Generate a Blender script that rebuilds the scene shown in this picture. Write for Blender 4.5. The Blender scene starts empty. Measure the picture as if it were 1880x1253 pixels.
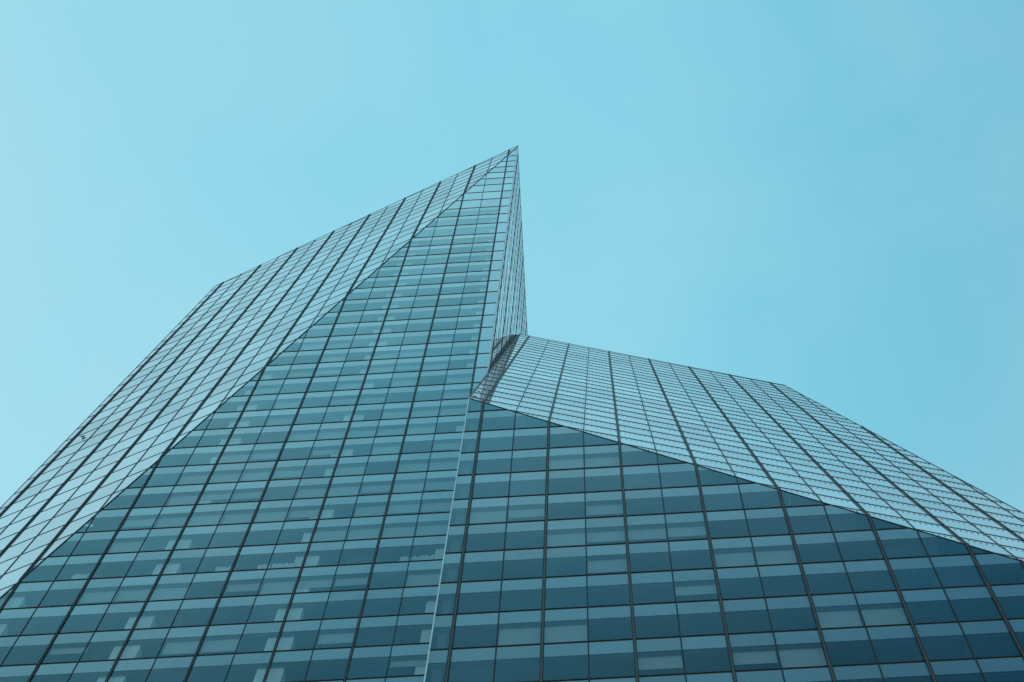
import bpy, math, random
from mathutils import Vector, Matrix
random.seed(7)
scene = bpy.context.scene
COL = scene.collection
# ---------------------------------------------------------------- units: one facade module = 1.5 m, eye height 1.6 m
S, Z0 = 1.5, 1.6
def V(x, y, z): return Vector((x*S, y*S, z*S+Z0))
ZG = -Z0/S                                     # ground level in modules

# ---------------------------------------------------------------- materials
def mat(name):
    m = bpy.data.materials.new(name); m.use_nodes = True
    nt = m.node_tree; nt.nodes.clear()
    out = nt.nodes.new('ShaderNodeOutputMaterial')
    return m, nt, out
def node(nt, kind, **kw):
    n = nt.nodes.new(kind)
    for k, v in kw.items():
        if k.startswith('i_'): n.inputs[int(k[2:]) if k[2:].isdigit() else k[2:]].default_value = v
        else: setattr(n, k, v)
    return n
def principled(name, col, rough, metal=0.0, var=0.12, scale=1.5, spec=0.5, bump=0.0):
    m, nt, out = mat(name)
    p = node(nt, 'ShaderNodeBsdfPrincipled')
    p.inputs['Roughness'].default_value = rough; p.inputs['Metallic'].default_value = metal
    p.inputs['Specular IOR Level'].default_value = spec
    tc = node(nt, 'ShaderNodeTexCoord')
    nz = node(nt, 'ShaderNodeTexNoise'); nz.inputs['Scale'].default_value = scale; nz.inputs['Detail'].default_value = 6
    nt.links.new(tc.outputs['Object'], nz.inputs['Vector'])
    rp = node(nt, 'ShaderNodeValToRGB')
    rp.color_ramp.elements[0].position = .3; rp.color_ramp.elements[1].position = .7
    rp.color_ramp.elements[0].color = (*[c*(1-var) for c in col], 1)
    rp.color_ramp.elements[1].color = (*[c*(1+var) for c in col], 1)
    nt.links.new(nz.outputs['Fac'], rp.inputs['Fac']); nt.links.new(rp.outputs['Color'], p.inputs['Base Color'])
    if bump:
        b = node(nt, 'ShaderNodeBump'); b.inputs['Strength'].default_value = bump
        nt.links.new(nz.outputs['Fac'], b.inputs['Height']); nt.links.new(b.outputs['Normal'], p.inputs['Normal'])
    nt.links.new(p.outputs['BSDF'], out.inputs['Surface'])
    return m

def glass(name, f0, tint, refl, power=5.0, backing=None, wobble=0.012, double=True, gain=1.0):
    """Coated facade glass: Schlick reflection at either side of the sheet over clear tinted glass, or over a solid back-painted panel."""
    m, nt, out = mat(name)
    L = nt.links.new
    geo = node(nt, 'ShaderNodeNewGeometry')
    tc = node(nt, 'ShaderNodeTexCoord')
    nz = node(nt, 'ShaderNodeTexNoise'); nz.inputs['Scale'].default_value = .35; nz.inputs['Detail'].default_value = 2
    L(tc.outputs['Object'], nz.inputs['Vector'])
    bp = node(nt, 'ShaderNodeBump'); bp.inputs['Strength'].default_value = wobble; bp.inputs['Distance'].default_value = .3
    L(nz.outputs['Fac'], bp.inputs['Height'])
    dot = node(nt, 'ShaderNodeVectorMath', operation='DOT_PRODUCT')
    L(geo.outputs['Incoming'], dot.inputs[0]); L(geo.outputs['Normal'], dot.inputs[1])
    ab = node(nt, 'ShaderNodeMath', operation='ABSOLUTE'); L(dot.outputs['Value'], ab.inputs[0])
    om = node(nt, 'ShaderNodeMath', operation='SUBTRACT'); om.inputs[0].default_value = 1; L(ab.outputs[0], om.inputs[1])
    pw = node(nt, 'ShaderNodeMath', operation='POWER'); L(om.outputs[0], pw.inputs[0]); pw.inputs[1].default_value = power
    ma = node(nt, 'ShaderNodeMath', operation='MULTIPLY_ADD'); L(pw.outputs[0], ma.inputs[0])
    ma.inputs[1].default_value = (1-f0); ma.inputs[2].default_value = f0
    fac = ma.outputs[0]
    if double:                                   # both faces of the pane: 2F/(1+F)
        t = node(nt, 'ShaderNodeMath', operation='MULTIPLY'); L(fac, t.inputs[0]); t.inputs[1].default_value = 2
        a = node(nt, 'ShaderNodeMath', operation='ADD'); L(fac, a.inputs[0]); a.inputs[1].default_value = 1
        d = node(nt, 'ShaderNodeMath', operation='DIVIDE'); L(t.outputs[0], d.inputs[0]); L(a.outputs[0], d.inputs[1]); fac = d.outputs[0]
    g = node(nt, 'ShaderNodeBsdfGlossy'); g.inputs['Roughness'].default_value = .004; g.inputs['Color'].default_value = (*refl, 1)
    at = node(nt, 'ShaderNodeAttribute'); at.attribute_name = 'tone'          # no two panes come from the same batch
    n2 = node(nt, 'ShaderNodeTexNoise'); n2.inputs['Scale'].default_value = .06; n2.inputs['Detail'].default_value = 3
    L(tc.outputs['Object'], n2.inputs['Vector'])
    t1 = node(nt, 'ShaderNodeMath', operation='MULTIPLY_ADD'); L(at.outputs['Fac'], t1.inputs[0]); t1.inputs[1].default_value = .17; t1.inputs[2].default_value = .72
    t2 = node(nt, 'ShaderNodeMath', operation='MULTIPLY_ADD'); L(n2.outputs['Fac'], t2.inputs[0]); t2.inputs[1].default_value = .40; L(t1.outputs[0], t2.inputs[2])
    t3 = node(nt, 'ShaderNodeVectorMath', operation='SCALE'); t3.inputs[0].default_value = refl; L(t2.outputs[0], t3.inputs['Scale'])
    L(t3.outputs[0], g.inputs['Color'])
    L(bp.outputs['Normal'], g.inputs['Normal'])
    if backing is None:
        base = node(nt, 'ShaderNodeBsdfTransparent'); base.inputs['Color'].default_value = (*tint, 1)
    else:
        base = node(nt, 'ShaderNodeBsdfDiffuse'); base.inputs['Color'].default_value = (*backing, 1)
    mx = node(nt, 'ShaderNodeMixShader'); L(fac, mx.inputs['Fac']); L(base.outputs[0], mx.inputs[1]); L(g.outputs[0], mx.inputs[2])
    L(mx.outputs[0], out.inputs['Surface'])
    return m

M = {}
M['glass'] = glass('vision_glass', .0, (.72, .76, .75), (.80, .975, .99), power=5.0, wobble=.04)
M['enamel'] = glass('enamelled_glass', .0, None, (.96, .98, .96), backing=(.14, .135, .125), power=3.1, wobble=.04)
M['panel'] = glass('spandrel_glass', .06, None, (.95, .99, 1.0), backing=(.34, .34, .34), power=3.3)
M['roofglass'] = glass('sloped_glass', .16, None, (1.0, .91, .90), backing=(.40, .36, .37), power=3.2)
M['fritted'] = glass('fritted_glass', .2, None, (1.0, .95, .95), backing=(.95, .76, .76), power=5.0, double=False)
M['dark'] = principled('dark_bronze_metal', (.036, .024, .020), .45, 0, .18, 3.0, spec=.12)
M['rib'] = principled('brown_metal', (.19, .145, .125), .5, 0, .15, 3.0, spec=.3)
M['trim'] = principled('white_coated_aluminium', (.82, .80, .80), .45, 0.0, .05, 2.0)
M['pelmet'] = principled('pelmet_board', (.11, .115, .125), .8, 0, .1, .6)
M['spandrel'] = principled('grey_spandrel_panel', (.40, .40, .40), .24, 0, .07, .5)
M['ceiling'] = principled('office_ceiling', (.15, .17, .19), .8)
def bays(m):                                     # random ceiling tone per bay: uneven office lighting put into the colour
    nt = m.node_tree; L = nt.links.new
    p = next(n for n in nt.nodes if n.type == 'BSDF_PRINCIPLED')
    tc = node(nt, 'ShaderNodeTexCoord'); sc = node(nt, 'ShaderNodeVectorMath', operation='MULTIPLY_ADD')
    sc.inputs[1].default_value = (1/1.5, 0, 1/3.4395); sc.inputs[2].default_value = (-.053, 0, .31)
    L(tc.outputs['Object'], sc.inputs[0])
    fl = node(nt, 'ShaderNodeVectorMath', operation='FLOOR'); L(sc.outputs[0], fl.inputs[0])
    wn = node(nt, 'ShaderNodeTexWhiteNoise'); wn.noise_dimensions = '3D'; L(fl.outputs[0], wn.inputs['Vector'])
    rp = node(nt, 'ShaderNodeValToRGB')
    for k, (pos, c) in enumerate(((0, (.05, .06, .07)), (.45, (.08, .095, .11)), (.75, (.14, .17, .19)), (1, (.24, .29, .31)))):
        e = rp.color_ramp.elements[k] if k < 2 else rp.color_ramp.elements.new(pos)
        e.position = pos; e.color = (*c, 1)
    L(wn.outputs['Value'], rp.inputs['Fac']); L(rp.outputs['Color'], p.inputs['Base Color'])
bays(M['ceiling'])
M['sill'] = principled('sill_frame', (.30, .32, .33), .6, 0, .1, 1.0)
M['inside'] = principled('office_wall', (.22, .24, .25), .9, 0, .10, .3)
M['blind'] = principled('white_blind_fabric', (.44, .46, .46), .9, 0, .05, 4.0)
M['column'] = principled('white_column_paint', (.80, .82, .82), .7, 0, .03, 2.0)
M['roof'] = principled('roof_membrane', (.22, .23, .24), .85, 0, .2, .6)
M['gutter'] = principled('dark_gutter_metal', (.020, .022, .024), .55, .3, .3, 2.0)
M['bird'] = principled('dark_feathers', (.018, .018, .020), .8, 0, .3, 20.0)
M['ground'] = principled('paving', (.26, .26, .25), .85, 0, .2, .35, bump=.05)

# ---------------------------------------------------------------- mesh helper
class MB:
    def __init__(self): self.v = []; self.f = []; self.m = []
    def poly(self, pts, mi=0):
        b = len(self.v); self.v += [tuple(p) for p in pts]; self.f.append(tuple(range(b, b+len(pts)))); self.m.append(mi)
    def hexa(self, a, b, mi=0):                 # two quads a, b (4 points each): closed box
        n = len(a); o = len(self.v); self.v += [tuple(p) for p in a]+[tuple(p) for p in b]
        self.f.append(tuple(range(o+n-1, o-1, -1))); self.f.append(tuple(range(o+n, o+2*n))); self.m += [mi, mi]
        for i in range(n):
            j = (i+1) % n; self.f.append((o+i, o+j, o+n+j, o+n+i)); self.m.append(mi)
    def prism(self, front, back, mi_front=0, mi_side=1, mi_back=None):
        n = len(front); o = len(self.v); self.v += [tuple(p) for p in front]+[tuple(p) for p in back]
        self.f.append(tuple(range(o, o+n))); self.m.append(mi_front)
        self.f.append(tuple(range(o+2*n-1, o+n-1, -1))); self.m.append(mi_side if mi_back is None else mi_back)
        for i in range(n):
            j = (i+1) % n; self.f.append((o+j, o+i, o+n+i, o+n+j)); self.m.append(mi_side)
    def build(self, name, mats, parent=None, fix=True):
        me = bpy.data.meshes.new(name); me.from_pydata(self.v, [], self.f)
        for m in (mats if isinstance(mats, list) else [mats]): me.materials.append(m)
        me.polygons.foreach_set('material_index', self.m)
        if name in ('window', 'glass_panel', 'spandrel_panel', 'wall'):
            at = me.attributes.new('tone', 'FLOAT', 'FACE')
            at.data.foreach_set('value', [random.random() for _ in self.f])
        if fix:
            import bmesh
            bm = bmesh.new(); bm.from_mesh(me); bmesh.ops.recalc_face_normals(bm, faces=bm.faces); bm.to_mesh(me); bm.free()
        me.update()
        o = bpy.data.objects.new(name, me); COL.objects.link(o)
        if parent: o.parent = parent
        return o

def clip(poly, a, b, c):                        # keep a*u+b*v <= c
    out = []
    for i in range(len(poly)):
        p, q = poly[i], poly[(i+1) % len(poly)]
        dp, dq = a*p[0]+b*p[1]-c, a*q[0]+b*q[1]-c
        if dp <= 0: out.append(p)
        if dp*dq < 0:
            t = dp/(dp-dq); out.append((p[0]+t*(q[0]-p[0]), p[1]+t*(q[1]-p[1])))
    return out
def clip_all(poly, planes):
    for pl in planes:
        if len(poly) < 3: return []
        poly = clip(poly, *pl)
    return poly if len(poly) >= 3 else []
def seg_v(u, lo, hi, planes):                   # vertical line u=const inside the planes
    for a, b, c in planes:
        r = c-a*u
        if abs(b) < 1e-9:
            if r < 0: return None
        elif b > 0: hi = min(hi, r/b)
        else: lo = max(lo, r/b)
    return (lo, hi) if hi-lo > 1e-3 else None
def seg_h(v, lo, hi, planes):
    for a, b, c in planes:
        r = c-b*v
        if abs(a) < 1e-9:
            if r < 0: return None
        elif a > 0: hi = min(hi, r/a)
        else: lo = max(lo, r/a)
    return (lo, hi) if hi-lo > 1e-3 else None

# ---------------------------------------------------------------- the planes of the tower (in modules)
XC, XL = .483, -16.42                           # tower corner, tower's left side
K0, K1, AL = 6.204, 141.40, .0562               # fold line of the tall front, tilt of the receding face
D, XB = 2.809, .586                             # the low wing stands forward
KB0, KB1, BE = -1.3643, 74.68, .1872            # fold line of the wing, tilt of its sloped glazing
T0, T1 = .575, 144.78                           # top edge of the receding face
RT0, RT1 = -.10, 124.55                         # top edge of the sloped glazing
XR = 17.55                                      # wing's right side
class Face:
    def __init__(s, fn, planes): s.fn = fn; s.planes = planes
    def P(s, u, v, off=0.0):                    # off in metres, outwards
        p = s.fn(u, v)
        if off:
            e = .01
            n = (s.fn(u+e, v)-p).cross(s.fn(u, v+e)-p).normalized()
            p = p+n*off
        return p
# outward normal = du x dv : for u=+x, v=+z this is -y
A = Face(lambda x, z: V(x, 0, z), [(1, 0, XC), (-1, 0, -XL), (-K0, 1, K1)])
Lf = Face(lambda x, z: V(x, AL*(z-K0*x-K1), z), [(1, 0, XC+.06), (-1, 0, -XL), (K0, -1, -K1), (-T0, 1, T1)])
B = Face(lambda x, z: V(x, -D, z), [(-1, 0, -XB), (1, 0, XR), (-KB0, 1, KB1)])
RE0, RE1 = 13.78, 123.4                         # right edge of the sloped glazing starts here
RES = (XR-RE0)/(RE1-50.74)
Rf = Face(lambda x, z: V(x, -D+BE*(z-KB0*x-KB1), z), [(-1, 0, -XB), (KB0, -1, -KB1), (-RT0, 1, RT1), (1, RES, RE0+RES*RE1)])
# the side of the tall part, seen at a glancing angle: u = depth y, v = z ; outward +x
SX0, SX1 = XC+.012, -.0135
Sf = Face(lambda y, z: V(SX0+SX1*y, y, z), [(-1, 0, 0), (1, 0, 20.0), (0.0, 1, 144.95)])

zA = [143.179,141.131,139.187,137.237,135.37,133.39,131.329,129.07,126.805,124.415,122.199,119.704,116.973,114.693,112.414,110.154,107.885,105.628,103.29,100.98,98.696,96.408,94.11,91.89,89.602,87.331,85.056,82.767,80.514,78.217,75.924,73.625,71.325,69.045,66.749,64.478,62.202,59.914,57.62]
gA = dict(zip(range(-23, 16), zA))
g = 15
while gA[g]-2.2915 > ZG: gA[g+1] = gA[g]-2.2915; g += 1
gA[g+1] = ZG
zB = [69.917,67.615,65.331,63.038,60.736,58.445,56.153,53.861,51.57,49.28]
fB = dict(zip(range(-4, 6), zB))
f = 5
while fB[f]-2.292 > ZG: fB[f+1] = fB[f]-2.292; f += 1
fB[f+1] = ZG
f = -4
while fB[f]+2.293 < 124.4: fB[f-1] = fB[f]+2.293; f -= 1

# ---------------------------------------------------------------- camera
F = 4600.0
Rv = Vector((0.9976988387597824, 0.06414808292602092, 0.021955650623432313))
Uv = Vector((0.057645113721428665, -0.9730204030725311, 0.22340173694179863))
Wv = Vector((-0.035694089166491395, 0.22162201754673516, 0.9744791497703218))
CAM = V(4.720289711195727, -21.315191689099933, 0.0)
cd = bpy.data.cameras.new('camera'); co = bpy.data.objects.new('camera', cd); COL.objects.link(co)
cd.sensor_width = 36; cd.lens = F/1880*36; cd.clip_start = .1; cd.clip_end = 20000
mw = Matrix.Identity(4)
for i in range(3): mw[i][0] = Rv[i]; mw[i][1] = Uv[i]; mw[i][2] = -Wv[i]; mw[i][3] = CAM[i]
co.matrix_world = mw
scene.camera = co
def px(p):
    d = p-CAM; z = d.dot(Wv)
    return (940+F*d.dot(Rv)/z, 626.5-F*d.dot(Uv)/z) if z > 1 else (-9e3, -9e3)
def shown(pts):                                 # how large a polygon is in the photograph
    q = [px(p) for p in pts]
    c = clip_all(q, [(-1, 0, 0), (1, 0, 1880), (0, -1, 0), (0, 1, 1253)])
    if not c: return 0
    return abs(sum(c[i][0]*c[(i+1) % len(c)][1]-c[(i+1) % len(c)][0]*c[i][1] for i in range(len(c))))/2

# ---------------------------------------------------------------- the tower: one thing
tower = bpy.data.objects.new('office_tower', None); COL.objects.link(tower)
tower.location = (0, 0, 0)
tower['label'] = 'tall blue-green glass office tower with pointed corner and lower slope-topped front wing'
tower['category'] = 'office tower'

# -- glass: cells between mullions and transoms
HS = 1.22                                       # spandrel height in metres
cells_win, cells_pan, cells_roof = [], [], []
def cells(face, us, vs, kind, key):
    for i in range(len(us)-1):
        for j in range(len(vs)-1):
            poly = clip_all([(us[i], vs[j+1]), (us[i+1], vs[j+1]), (us[i+1], vs[j]), (us[i], vs[j])], face.planes)
            if not poly: continue
            pts = [face.P(u, v) for u, v in poly]
            band = None
            if kind(i, j)[0] is cells_win:       # the top of each pane is enamelled in front of the floor slab
                zc = vs[j]-HS/S
                band = [face.P(u, v) for u, v in clip(poly, 0, -1, -zc)]; low = [face.P(u, v) for u, v in clip(poly, 0, 1, zc)]
                pts, band = (low, band) if len(low) > 2 else (band, None)
                if len(low) <= 2: band, pts = pts, []
            kind(i, j)[0].append((shown(pts+(band or [])) if not (pts and band) else shown(pts)+shown(band), (pts, band), (key, us[i], vs[j], vs[j+1])))
uA = [XL]+list(range(-16, 1))+[XC]
vA = [145.2]+[gA[k] for k in sorted(gA)]
kA = [-24]+sorted(gA)                           # cell j lies between line kA[j] and kA[j+1]
def kindA(i, j):
    g_ = kA[j]
    if g_ <= -15 or (uA[i] >= 0 and g_ <= 1): return (cells_pan,)
    return (cells_win,)
cells(A, uA, vA, kindA, 'A')
cells(Lf, [XL]+list(range(-16, 1))+[XC+.06], vA, lambda i, j: (cells_roof,), 'L')
uB = [XB]+[1.055+m for m in range(0, 17)]+[XR]
vB = [fB[k] for k in sorted(fB)]
kB = sorted(fB)
cells(B, uB, vB, lambda i, j: (cells_win,), 'B')
cells(Rf, uB, [124.9]+vB, lambda i, j: (cells_roof,), 'R')
uS = [0, .5]+[.5+k for k in range(1, 20)]+[20.0]
cells(Sf, uS, [145.2]+[gA[k] for k in sorted(gA)], lambda i, j: (cells_roof,), 'S')
# the rest of the envelope: side and rear walls
def glassparts(cells, name, mats, limit):
    made = {}
    cells.sort(key=lambda c: -c[0])
    def add(mb, pts, key):
        if len(pts[0]) > 2: mb.poly(pts[0], 1 if key[0] in 'RS' and name == 'glass_panel' else 0)
        if pts[1] and len(pts[1]) > 2: mb.poly(pts[1], 1)
    rest = MB()
    for k, (a, pts, key) in enumerate(cells):
        if k < limit and a > 4:
            mb = MB(); add(mb, pts, key); made[key] = mb.build(name, mats, tower, fix=False)
        else: add(rest, pts, key)
    if rest.f:
        o = rest.build(name, mats, tower, fix=False); o['kind'] = 'stuff'
    return made
windows = glassparts(cells_win, 'window', [M['glass'], M['enamel']], 100)
panels = glassparts(cells_roof, 'glass_panel', [M['roofglass'], M['fritted']], 100)
glassparts(cells_pan, 'spandrel_panel', [M['panel']], 60)

# -- mullions: twin-fin on every second grid line, single in between; each bends over the fold as one piece
def fin(mb, face, u, lo, hi, du, w, p0, p1, mi=0):
    a = u+(du-w/2)/S; b = u+(du+w/2)/S
    q = lambda v: [face.P(a, v, p0), face.P(b, v, p0), face.P(b, v, p1), face.P(a, v, p1)]
    mb.hexa(q(lo), q(hi), mi)
def mullion(mb, face, u, thick, lo=ZG, hi=150, planes=None, scale=1.0, p=.075):
    s = seg_v(u, lo, hi, planes or face.planes)
    if not s: return
    if thick:
        fin(mb, face, u, s[0], s[1], -.036*scale, .026*scale, -.03, p)
        fin(mb, face, u, s[0], s[1], .036*scale, .026*scale, -.03, p)
        fin(mb, face, u, s[0], s[1], 0, .046*scale, -.03, p*.6, 1)
    else:
        fin(mb, face, u, s[0], s[1], 0, .038*scale, -.03, p*.45)
for n in range(0, 17):
    mb = MB(); mullion(mb, A, -n, n % 2 == 0, scale=.9, p=.062); mullion(mb, Lf, -n, n % 2 == 0, p=.066)
    mb.build('mullion', [M['dark'], M['rib']], tower)
for m in range(0, 17):
    mb = MB(); mullion(mb, B, 1.055+m, m % 2 == 0, scale=1.2); mullion(mb, Rf, 1.055+m, m % 2 == 0, p=.05)
    mb.build('mullion', [M['dark'], M['rib']], tower)
for k, y in enumerate(uS[1:16]):
    mb = MB(); mullion(mb, Sf, y, k % 2 == 0, lo=60, scale=.9, p=.028)
    mb.build('mullion', [M['dark'], M['rib']], tower)

# -- transoms: one per storey, running round the fold
def bar(mb, face, v, lo, hi, h, p0, p1, mi=0):
    a, b = v-h/2/S, v+h/2/S
    q = lambda u: [face.P(u, a, p0), face.P(u, a, p1), face.P(u, b, p1), face.P(u, b, p0)]
    mb.hexa(q(lo), q(hi), mi)
rest = MB()
for k in sorted(gA):
    z = gA[k]
    mb = MB() if k <= 16 else rest
    for fc, p in ((A, .026), (Lf, .018)):
        s = seg_h(z, XL, XC+.06, fc.planes)
        if s: bar(mb, fc, z, s[0], s[1], .05, -.03, p)
    s = seg_h(z, 0, 20, Sf.planes)
    if s and z > 60: bar(mb, Sf, z, s[0], s[1], .05, -.03, .012)
    if mb is not rest: mb.build('transom', M['dark'], tower)
for k in sorted(fB):
    z = fB[k]
    mb = MB() if k <= 6 else rest
    for fc, p in ((B, .026), (Rf, .020)):
        s = seg_h(z, XB, XR, fc.planes)
        if s: bar(mb, fc, z, s[0], s[1], .05, -.03, p)
    s = seg_h(z, XB, XR, Rf.planes)
    if s:                                       # short clips in a row under each line of the sloped glazing
        u = 1.055+math.floor(s[0]-1.055)
        while u < s[1]:
            for q in range(7):
                uu = u+(q+.5)/7
                lo, hi = z-.85/S, z-.5/S
                sv = seg_v(uu, lo, hi, Rf.planes)
                if s[0] < uu < s[1]-.05 and sv and sv[1]-sv[0] > .1: fin(mb, Rf, uu, sv[0], sv[1], 0, .022, -.01, .012)
            u += 1
    if mb is not rest: mb.build('transom', M['dark'], tower)
o = rest.build('transom', M['dark'], tower); o['kind'] = 'stuff'

# -- edge trims
def edge(name, m, pts, w, n=None):
    mb = MB()
    for a, b in zip(pts, pts[1:]):
        d = (b-a).normalized(); x = d.cross(Vector((.13, -.97, .2))).normalized(); y = d.cross(x).normalized()
        q = lambda c: [c+x*w+y*w, c-x*w+y*w, c-x*w-y*w, c+x*w-y*w]
        mb.hexa(q(a), q(b))
    return mb.build(name, m, tower)
apex = A.P(.545, K0*.545+K1)
edge('fold_joint', M['gutter'], [A.P(XL, K0*XL+K1, .01), A.P(XC, K0*XC+K1, .01)], .022)
edge('fold_joint', M['gutter'], [B.P(XB, KB0*XB+KB1, .01), B.P(XR, KB0*XR+KB1, .01)], .014)
edge('parapet_rail', M['dark'], [Lf.P(XL, T0*XL+T1), Lf.P(XC+.06, T0*(XC+.06)+T1)], .018)
edge('parapet_rail', M['dark'], [Rf.P(XB, RT0*XB+RT1, .0), Rf.P(RE0, RT0*RE0+RT1, .0)], .018)
edge('parapet_rail', M['dark'], [Sf.P(0, 144.95), Sf.P(20, 144.95)], .014)
edge('edge_trim', M['dark'], [Lf.P(XL, T0*XL+T1), Lf.P(XL, K0*XL+K1)], .018)
edge('edge_trim', M['dark'], [Rf.P(RE0, RE1), Rf.P(XR, 50.75)], .02)
def flat_trim(face, u0, u1, lo, hi, p1, step=None):
    mb = MB()
    q = lambda v: [face.P(u0, v, -.02), face.P(u1, v, -.02), face.P(u1, v, p1), face.P(u0, v, p1)]
    zs = [lo]+[z for z in sorted(step) if lo < z < hi]+[hi]
    for a, b in zip(zs, zs[1:]): mb.hexa(q(a+.02), q(b-.02))
    return mb.build('corner_trim', M['trim'], tower)
flat_trim(B, XB-.004, XB+.026, ZG, KB0*XB+KB1, .05, fB.values())
mb = MB()
for a, b in zip(sorted(gA.values()), sorted(gA.values())[1:]):
    if a > 60:
        q = lambda v: [A.P(XC-.012, v, .02), A.P(XC+.016, v, .02), A.P(XC+.016, v, -.34), A.P(XC-.012, v, -.34)]
        mb.hexa(q(a+.02), q(min(b-.02, 144.3)))
mb.build('corner_trim', M['trim'], tower)
edge('corner_trim', M['rib'], [Rf.P(XB, KB0*XB+KB1, .02), Rf.P(XB, RT0*XB+RT1, .02)], .028)
# -- dark gutter between the tall part's side and the sloped glazing
mb = MB()
zt, zb = RT0*XB+RT1, 76.0
def gp(x, z, off): return Rf.P(XB, z, off)+Vector(((x-XB)*S, 0, 0))
for a, b in ((zb, zt),):
    pa = Rf.fn(XB, a).y/S; pb = Rf.fn(XB, b).y/S
    q = lambda z, yy: [gp(SX0+SX1*yy+.012, z, -.03), gp(XB-.012, z, -.03), gp(XB-.012, z, -.4), gp(SX0+SX1*yy+.012, z, -.4)]
    mb.hexa(q(a, pa), q(b, pb))
mb.build('gutter', M['gutter'], tower)

# -- storeys behind the clear glass: slab with grey spandrel face and ceiling below
DEEP = 3.2
def slabs(face, zs, lim):
    for z in zs:
        lo, hi = z-HS/S, z-.012
        poly = clip_all([(-30, lo), (30, lo), (30, hi), (-30, hi)], [(a, b, c-lim) for a, b, c in face.planes])
        if not poly: continue
        mb = MB()
        mb.prism([face.P(u, v, -.10) for u, v in poly], [face.P(u, v, -.26) for u, v in poly], 0, 2)
        mb.prism([face.P(u, v, -.265) for u, v in poly], [face.P(u, v, -DEEP) for u, v in poly], 1, 1)
        s_ = seg_h(z+.06, -30, 30, [(a, b, c-lim) for a, b, c in face.planes])
        if s_: bar(mb, face, z+.055/S, s_[0], s_[1], .11, -.13, -.035, 3)
        mb.build('floor_slab', [M['spandrel'], M['ceiling'], M['pelmet'], M['sill']], tower)
slabs(A, [gA[k] for k in sorted(gA) if -15 <= k <= 20], .05)
slabs(B, [fB[k] for k in sorted(fB) if -4 <= k <= 12]+[fB[-4]+2.293], .04)
mb = MB()
for face in (A, B):
    poly = clip_all([(-30, ZG), (30, ZG), (30, 150), (-30, 150)], [(a, b, c-.06) for a, b, c in face.planes])
    pts = [face.P(u, v, -DEEP-.01) for u, v in poly]
    mb.poly(pts)
mb.build('core_wall', M['inside'], tower)
# -- columns just inside the glass, every fourth grid line
for face, us, lo in ((A, (0, -4, -8, -12), 40.0), (B, (XB+.22,), 40.0)):
    for u in us:
        s = seg_v(u, lo, 150, [(a, b, c-.3) for a, b, c in face.planes] if u != XB+.22 else face.planes)
        if not s: continue
        mb = MB(); w = .34 if u != XB+.22 else .1
        q = lambda v: [face.P(u-w, v, -.22), face.P(u+w, v, -.22), face.P(u+w, v, -1.0), face.P(u-w, v, -1.0)]
        mb.hexa(q(s[0]), q(min(s[1], gA[-14]))); mb.build('column', M['column'] if w > .2 else M['pelmet'], tower)

# -- roller blinds
blind_rest = MB()
def blind(face, key, u0, u1, ztop, frac, h=2.292):
    zt = ztop-(HS+.02)/S; room = h-HS/S
    zb_ = zt-room*frac
    poly = clip_all([(u0+.022, zb_), (u1-.022, zb_), (u1-.022, zt), (u0+.022, zt)], [(a, b, c-.05) for a, b, c in face.planes])
    if not poly: return
    mb = MB(); fr = [face.P(u, v, -.19) for u, v in poly]; bk = [face.P(u, v, -.20) for u, v in poly]
    mb.prism(fr, bk, 0, 0)
    o = mb.build('roller_blind', M['blind'], windows.get(key, tower))
Bb = {(-3,2):.6,(-3,3):.6,(-1,3):.55,(-1,0):1,(-1,1):.45,(0,2):1,(0,3):.55,(0,4):.55,(0,5):.5,(1,3):.62,(1,6):1,(1,7):1,(2,5):.42,(3,1):.9,(3,2):.85,(3,8):1,(3,9):.95,
      (4,4):.5,(4,6):.5,(4,7):.8,(5,2):.5,(5,5):.6,(0,0):.0,(2,12):.0}
for (f_, m_), fr in Bb.items():
    if fr: blind(B, ('B', 1.055+m_, fB[f_], fB[f_+1]), 1.055+m_, 2.055+m_, fB[f_], fr)
Ab = {(8,10):.5,(8,9):1,(9,4):1,(9,3):1,(9,2):1,(11,10):.6,(11,9):.6,(11,8):.9,(11,6):.42,(11,5):1,(11,4):.45,(11,3):.42,(11,1):.9,(13,3):.5,(13,10):.3,(13,7):.6,(13,6):.6,(14,1):.3,
      (1,5):1,(1,3):1,(1,1):1,(2,5):.5,(2,4):.6,(2,1):.5,(3,3):1,(3,2):1,(3,1):.9,(3,7):1,(4,6):.7,(4,4):.6,(4,2):.8,(5,5):.4,(5,3):.9,(5,8):.6,(5,1):.5,(6,7):.9,(6,4):.8,(6,2):1,(6,6):.5,
      (7,8):.4,(7,5):1,(7,3):.5,(7,9):.8,(7,2):.7,(8,6):.8,(8,5):.5,(8,2):.55,(8,1):.6,(2,7):.9,(0,4):.5,(0,2):.9,(-1,3):1,(-1,6):.8,(-2,2):.6,(10,6):.0}
for (g_, n_), fr in Ab.items():
    if fr: blind(A, ('A', -n_, gA[g_], gA[g_+1]), -n_, -n_+1 if n_ > 0 else XC, gA[g_], fr)

rb = random.Random(11)
for g_ in range(-3, 10):
    for n_ in range(1, 13):
        if (g_, n_) not in Ab and K0*-n_+K1 > gA[g_] and rb.random() < (.16 if g_ < 0 else .24):
            blind(A, ('A', -n_, gA[g_], gA[g_+1]), -n_, -n_+1, gA[g_], rb.choice((.35, .45, .55, .7, .85, 1)))

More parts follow.
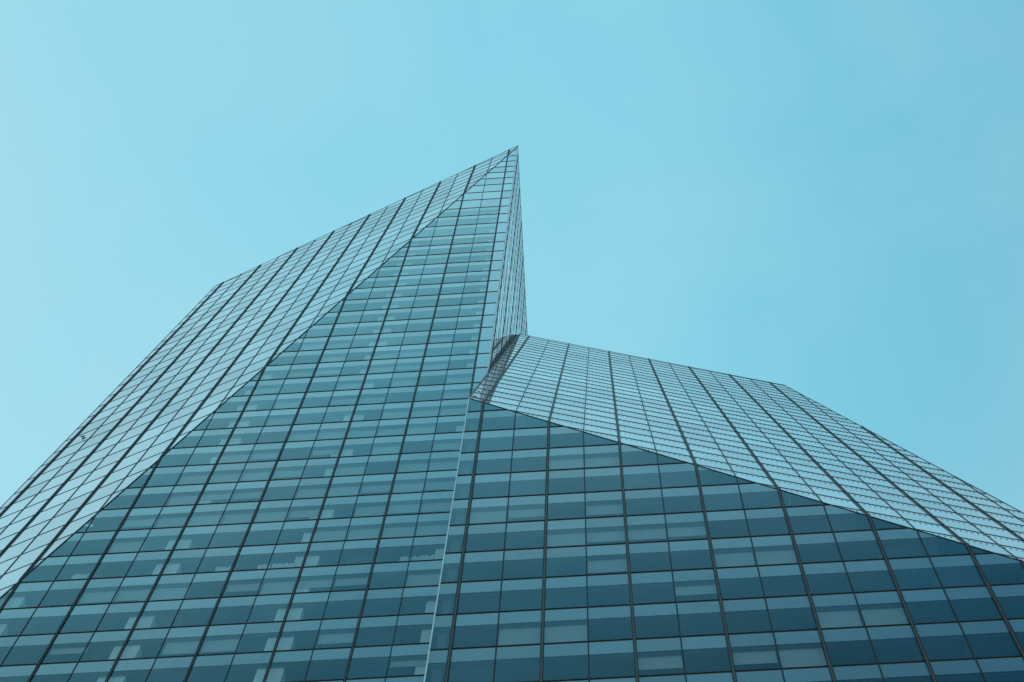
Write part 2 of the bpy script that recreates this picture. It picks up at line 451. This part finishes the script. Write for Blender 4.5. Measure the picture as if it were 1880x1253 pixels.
# -- vertical slats pushed together, standing on the sills
for g_, a0, a1 in ((10, -4.95, -4.2), (10, -5.35, -5.02), (10, -6.55, -6.05), (10, -10.65, -10.2), (10, -1.32, -1.03), (10, -.97, -.35)):
    mb = MB(); z = gA[g_+1]; u = a0
    while u < a1:
        h = random.uniform(1.25, 1.5)
        q = lambda v: [A.P(u, v, -.22), A.P(u+.027, v, -.22), A.P(u+.027, v, -.26), A.P(u, v, -.26)]
        mb.hexa(q(z+.02), q(z+h/S)); u += .036
    mb.build('vertical_blind', M['column'], windows.get(('A', math.floor(a0), gA[g_], z), tower))

# -- closing walls and roofs of the two volumes
def wall(pts, name='wall'):
    mb = MB(); mb.poly(pts); return mb.build(name, M['panel'] if name == 'wall' else M['roof'], tower, fix=False)
YB, YW = 20.0, 14.0
xsb = SX0+SX1*YB
Lt = lambda x: Lf.fn(x, T0*x+T1)
wall([A.P(XL, ZG), V(XL, YB, ZG), V(XL, YB, 134.0), Lt(XL), A.P(XL, K0*XL+K1)])
wall([V(XL, YB, ZG), V(xsb, YB, ZG), V(xsb, YB, 143.6), V(XL, YB, 134.0)])
wall([Lt(XL)-Vector((0, 0, .4)), Lt(XC)-Vector((0, 0, .4)), V(xsb, YB, 144.3), V(XL, YB, 134.0)], 'roof')
wall([B.P(XR, ZG), V(XR, YW, ZG), V(XR, YW, 50.7), Rf.P(XR, 50.7)])
wall([Rf.P(XR, 50.7), V(XR, YW, 50.7), V(RE0, YW, 122.8), Rf.P(RE0, RE1)])
wall([V(XR, YW, ZG), V(XB, YW, ZG), V(XB, YW, 124.0), V(RE0, YW, 122.8), V(XR, YW, 50.7)])
wall([Rf.P(XB, 124.2), Rf.P(RE0, 123.0), V(RE0, YW, 122.8), V(XB, YW, 124.0)], 'roof')
wall([B.P(XB, ZG), B.P(XB, KB0*XB+KB1), Rf.P(XB, 124.2), V(XB, YW, 124.0), V(XB, YW, ZG)])

# ---------------------------------------------------------------- the bird in front of the receding face
def make_bird():
    mb = MB()
    import bmesh
    rings = [(-.17, .004), (-.12, .018), (-.05, .042), (.03, .048), (.08, .036), (.115, .026), (.145, .027), (.17, .016), (.2, .003)]
    n = 8; o = 0
    for x, r in rings:
        for k in range(n):
            a = 2*math.pi*k/n; mb.v.append((x, r*math.cos(a), r*math.sin(a)*.9))
    for i in range(len(rings)-1):
        for k in range(n):
            j = (k+1) % n; mb.f.append((i*n+k, i*n+j, (i+1)*n+j, (i+1)*n+k)); mb.m.append(0)
    for s in (-1, 1):                            # wings, raised; tail fan
        top = [(.09, .03*s, .02), (.10, .14*s, .07), (.03, .30*s, .06), (-.04, .20*s, .055), (-.06, .04*s, .015)]
        mb.prism([Vector(p) for p in top], [Vector(p)-Vector((0, 0, .012)) for p in top], 0, 0)
    t = [(-.12, .015, .0), (-.26, .05, .0), (-.27, -.05, .0), (-.12, -.015, .0)]
    mb.prism([Vector(p) for p in t], [Vector(p)-Vector((0, 0, .01)) for p in t], 0, 0)
    return mb.build('bird', M['bird'])
bird = make_bird()
bd = (Wv+Rv*(151.5-940)/F-Uv*(802-626.5)/F).normalized()
bird.location = CAM+bd*((Lf.P(-15.55, 93.35)-CAM).length-.55)
bird.scale = (.62, .62, .62)
bird.rotation_euler = (math.radians(25), math.radians(-25), math.radians(60))
bird['label'] = 'small dark bird gliding past the receding glass face, near its outer left edge'
bird['category'] = 'bird'

# ---------------------------------------------------------------- ground
mb = MB(); r = 6000
mb.poly([(-r, -r, 0), (r, -r, 0), (r, r, 0), (-r, r, 0)])
gnd = mb.build('ground', M['ground'], fix=False); gnd['kind'] = 'structure'

# ---------------------------------------------------------------- light
SUN_EL, SUN_AZ = math.radians(14), math.radians(-62)      # azimuth from +Y towards +X
w = bpy.data.worlds.new('World'); scene.world = w; w.use_nodes = True
nt = w.node_tree; bg = nt.nodes['Background']
sky = nt.nodes.new('ShaderNodeTexSky'); sky.sky_type = 'NISHITA'; sky.sun_disc = False
sky.sun_elevation = SUN_EL; sky.sun_rotation = SUN_AZ; sky.air_density = 1.0; sky.dust_density = 2.0; sky.ozone_density = 1.0
# hazy cyan air: each channel of the clear sky is compressed towards the haze colour
sep = nt.nodes.new('ShaderNodeSeparateColor'); cmb = nt.nodes.new('ShaderNodeCombineColor')
nt.links.new(sky.outputs['Color'], sep.inputs[0])
for k, (gain, ref, pw) in enumerate(((1.02, .60, 1.15), (2.62, .87, .52), (3.28, 1.38, .42))):
    a = nt.nodes.new('ShaderNodeMath'); a.operation = 'DIVIDE'; a.inputs[1].default_value = ref
    b = nt.nodes.new('ShaderNodeMath'); b.operation = 'POWER'; b.inputs[1].default_value = pw
    c = nt.nodes.new('ShaderNodeMath'); c.operation = 'MULTIPLY'; c.inputs[1].default_value = gain
    nt.links.new(sep.outputs[k], a.inputs[0]); nt.links.new(a.outputs[0], b.inputs[0]); nt.links.new(b.outputs[0], c.inputs[0])
    d = nt.nodes.new('ShaderNodeMath'); d.operation = 'MINIMUM'; d.inputs[1].default_value = (2.3, 4.1, 4.8)[k]
    nt.links.new(c.outputs[0], d.inputs[0]); nt.links.new(d.outputs[0], cmb.inputs[k])
tc = nt.nodes.new('ShaderNodeTexCoord')
nz = nt.nodes.new('ShaderNodeTexNoise'); nz.inputs['Scale'].default_value = 7; nz.inputs['Detail'].default_value = 6; nz.inputs['Roughness'].default_value = .5; nz.inputs['Distortion'].default_value = .6
nt.links.new(tc.outputs['Generated'], nz.inputs['Vector'])
mr = nt.nodes.new('ShaderNodeMapRange'); mr.inputs['From Min'].default_value = .4; mr.inputs['From Max'].default_value = .7
mr.inputs['To Min'].default_value = 0; mr.inputs['To Max'].default_value = .5
nt.links.new(nz.outputs['Fac'], mr.inputs['Value'])
veil = nt.nodes.new('ShaderNodeMix'); veil.data_type = 'RGBA'
veil.inputs['B'].default_value = (1.62, 2.98, 3.48, 1)
# a broad thin cloud low on the left
nv = nt.nodes.new('ShaderNodeVectorMath'); nv.operation = 'DOT_PRODUCT'
ce, ca = math.radians(62), math.radians(-43)
nv.inputs[1].default_value = (math.sin(ca)*math.cos(ce), math.cos(ca)*math.cos(ce), math.sin(ce))
nt.links.new(tc.outputs['Generated'], nv.inputs[0])
m2 = nt.nodes.new('ShaderNodeMapRange'); m2.interpolation_type = 'SMOOTHERSTEP'
m2.inputs['From Min'].default_value = math.cos(math.radians(20)); m2.inputs['From Max'].default_value = math.cos(math.radians(4))
m2.inputs['To Min'].default_value = 0; m2.inputs['To Max'].default_value = .5
nt.links.new(nv.outputs['Value'], m2.inputs['Value'])

am = nt.nodes.new('ShaderNodeMath'); am.operation = 'MULTIPLY_ADD'; am.inputs[1].default_value = .9
nt.links.new(m2.outputs['Result'], am.inputs[0]); nt.links.new(mr.outputs['Result'], am.inputs[2])
nt.links.new(am.outputs[0], veil.inputs['Factor']); nt.links.new(cmb.outputs[0], veil.inputs['A'])
# dark sky patch added out of view, to darken the lower facade reflections
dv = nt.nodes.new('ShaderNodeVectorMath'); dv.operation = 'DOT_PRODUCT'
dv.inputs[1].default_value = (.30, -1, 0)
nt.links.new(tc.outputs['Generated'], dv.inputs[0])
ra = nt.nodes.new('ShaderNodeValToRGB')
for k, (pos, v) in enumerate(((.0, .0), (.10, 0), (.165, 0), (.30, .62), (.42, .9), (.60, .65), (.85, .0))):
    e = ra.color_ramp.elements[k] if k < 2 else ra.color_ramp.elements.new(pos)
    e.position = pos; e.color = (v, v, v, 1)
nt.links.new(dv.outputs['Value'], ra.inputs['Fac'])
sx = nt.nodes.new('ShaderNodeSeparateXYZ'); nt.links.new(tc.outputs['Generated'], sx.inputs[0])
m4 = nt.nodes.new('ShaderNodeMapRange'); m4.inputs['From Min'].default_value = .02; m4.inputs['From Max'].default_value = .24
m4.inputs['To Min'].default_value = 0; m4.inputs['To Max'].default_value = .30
nt.links.new(sx.outputs['X'], m4.inputs['Value'])  # sky also tinted darker towards the right
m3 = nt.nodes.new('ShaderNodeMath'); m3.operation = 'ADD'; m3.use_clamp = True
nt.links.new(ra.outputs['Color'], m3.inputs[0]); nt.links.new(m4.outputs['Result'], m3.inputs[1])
sky_dim = nt.nodes.new('ShaderNodeMix'); sky_dim.data_type = 'RGBA'; sky_dim.blend_type = 'MULTIPLY'
sky_dim.inputs['B'].default_value = (.17, .335, .47, 1)
nt.links.new(m3.outputs[0], sky_dim.inputs['Factor']); nt.links.new(veil.outputs['Result'], sky_dim.inputs['A'])
nt.links.new(sky_dim.outputs['Result'], bg.inputs['Color'])
bg.inputs['Strength'].default_value = .12
sd = bpy.data.lights.new('sun', 'SUN'); sd.energy = 2.5; sd.angle = math.radians(.5); sd.color = (1, .97, .92)
so = bpy.data.objects.new('sun', sd); COL.objects.link(so)
dirv = Vector((math.sin(SUN_AZ)*math.cos(SUN_EL), math.cos(SUN_AZ)*math.cos(SUN_EL), math.sin(SUN_EL)))
so.rotation_euler = (-dirv).to_track_quat('-Z', 'Y').to_euler()

scene.render.engine = 'CYCLES'
scene.cycles.max_bounces = 8; scene.cycles.transparent_max_bounces = 12
vs = scene.view_settings
vs.view_transform = 'Standard'; vs.look = 'None'; vs.exposure = 1.0; vs.gamma = 1; vs.use_curve_mapping = False
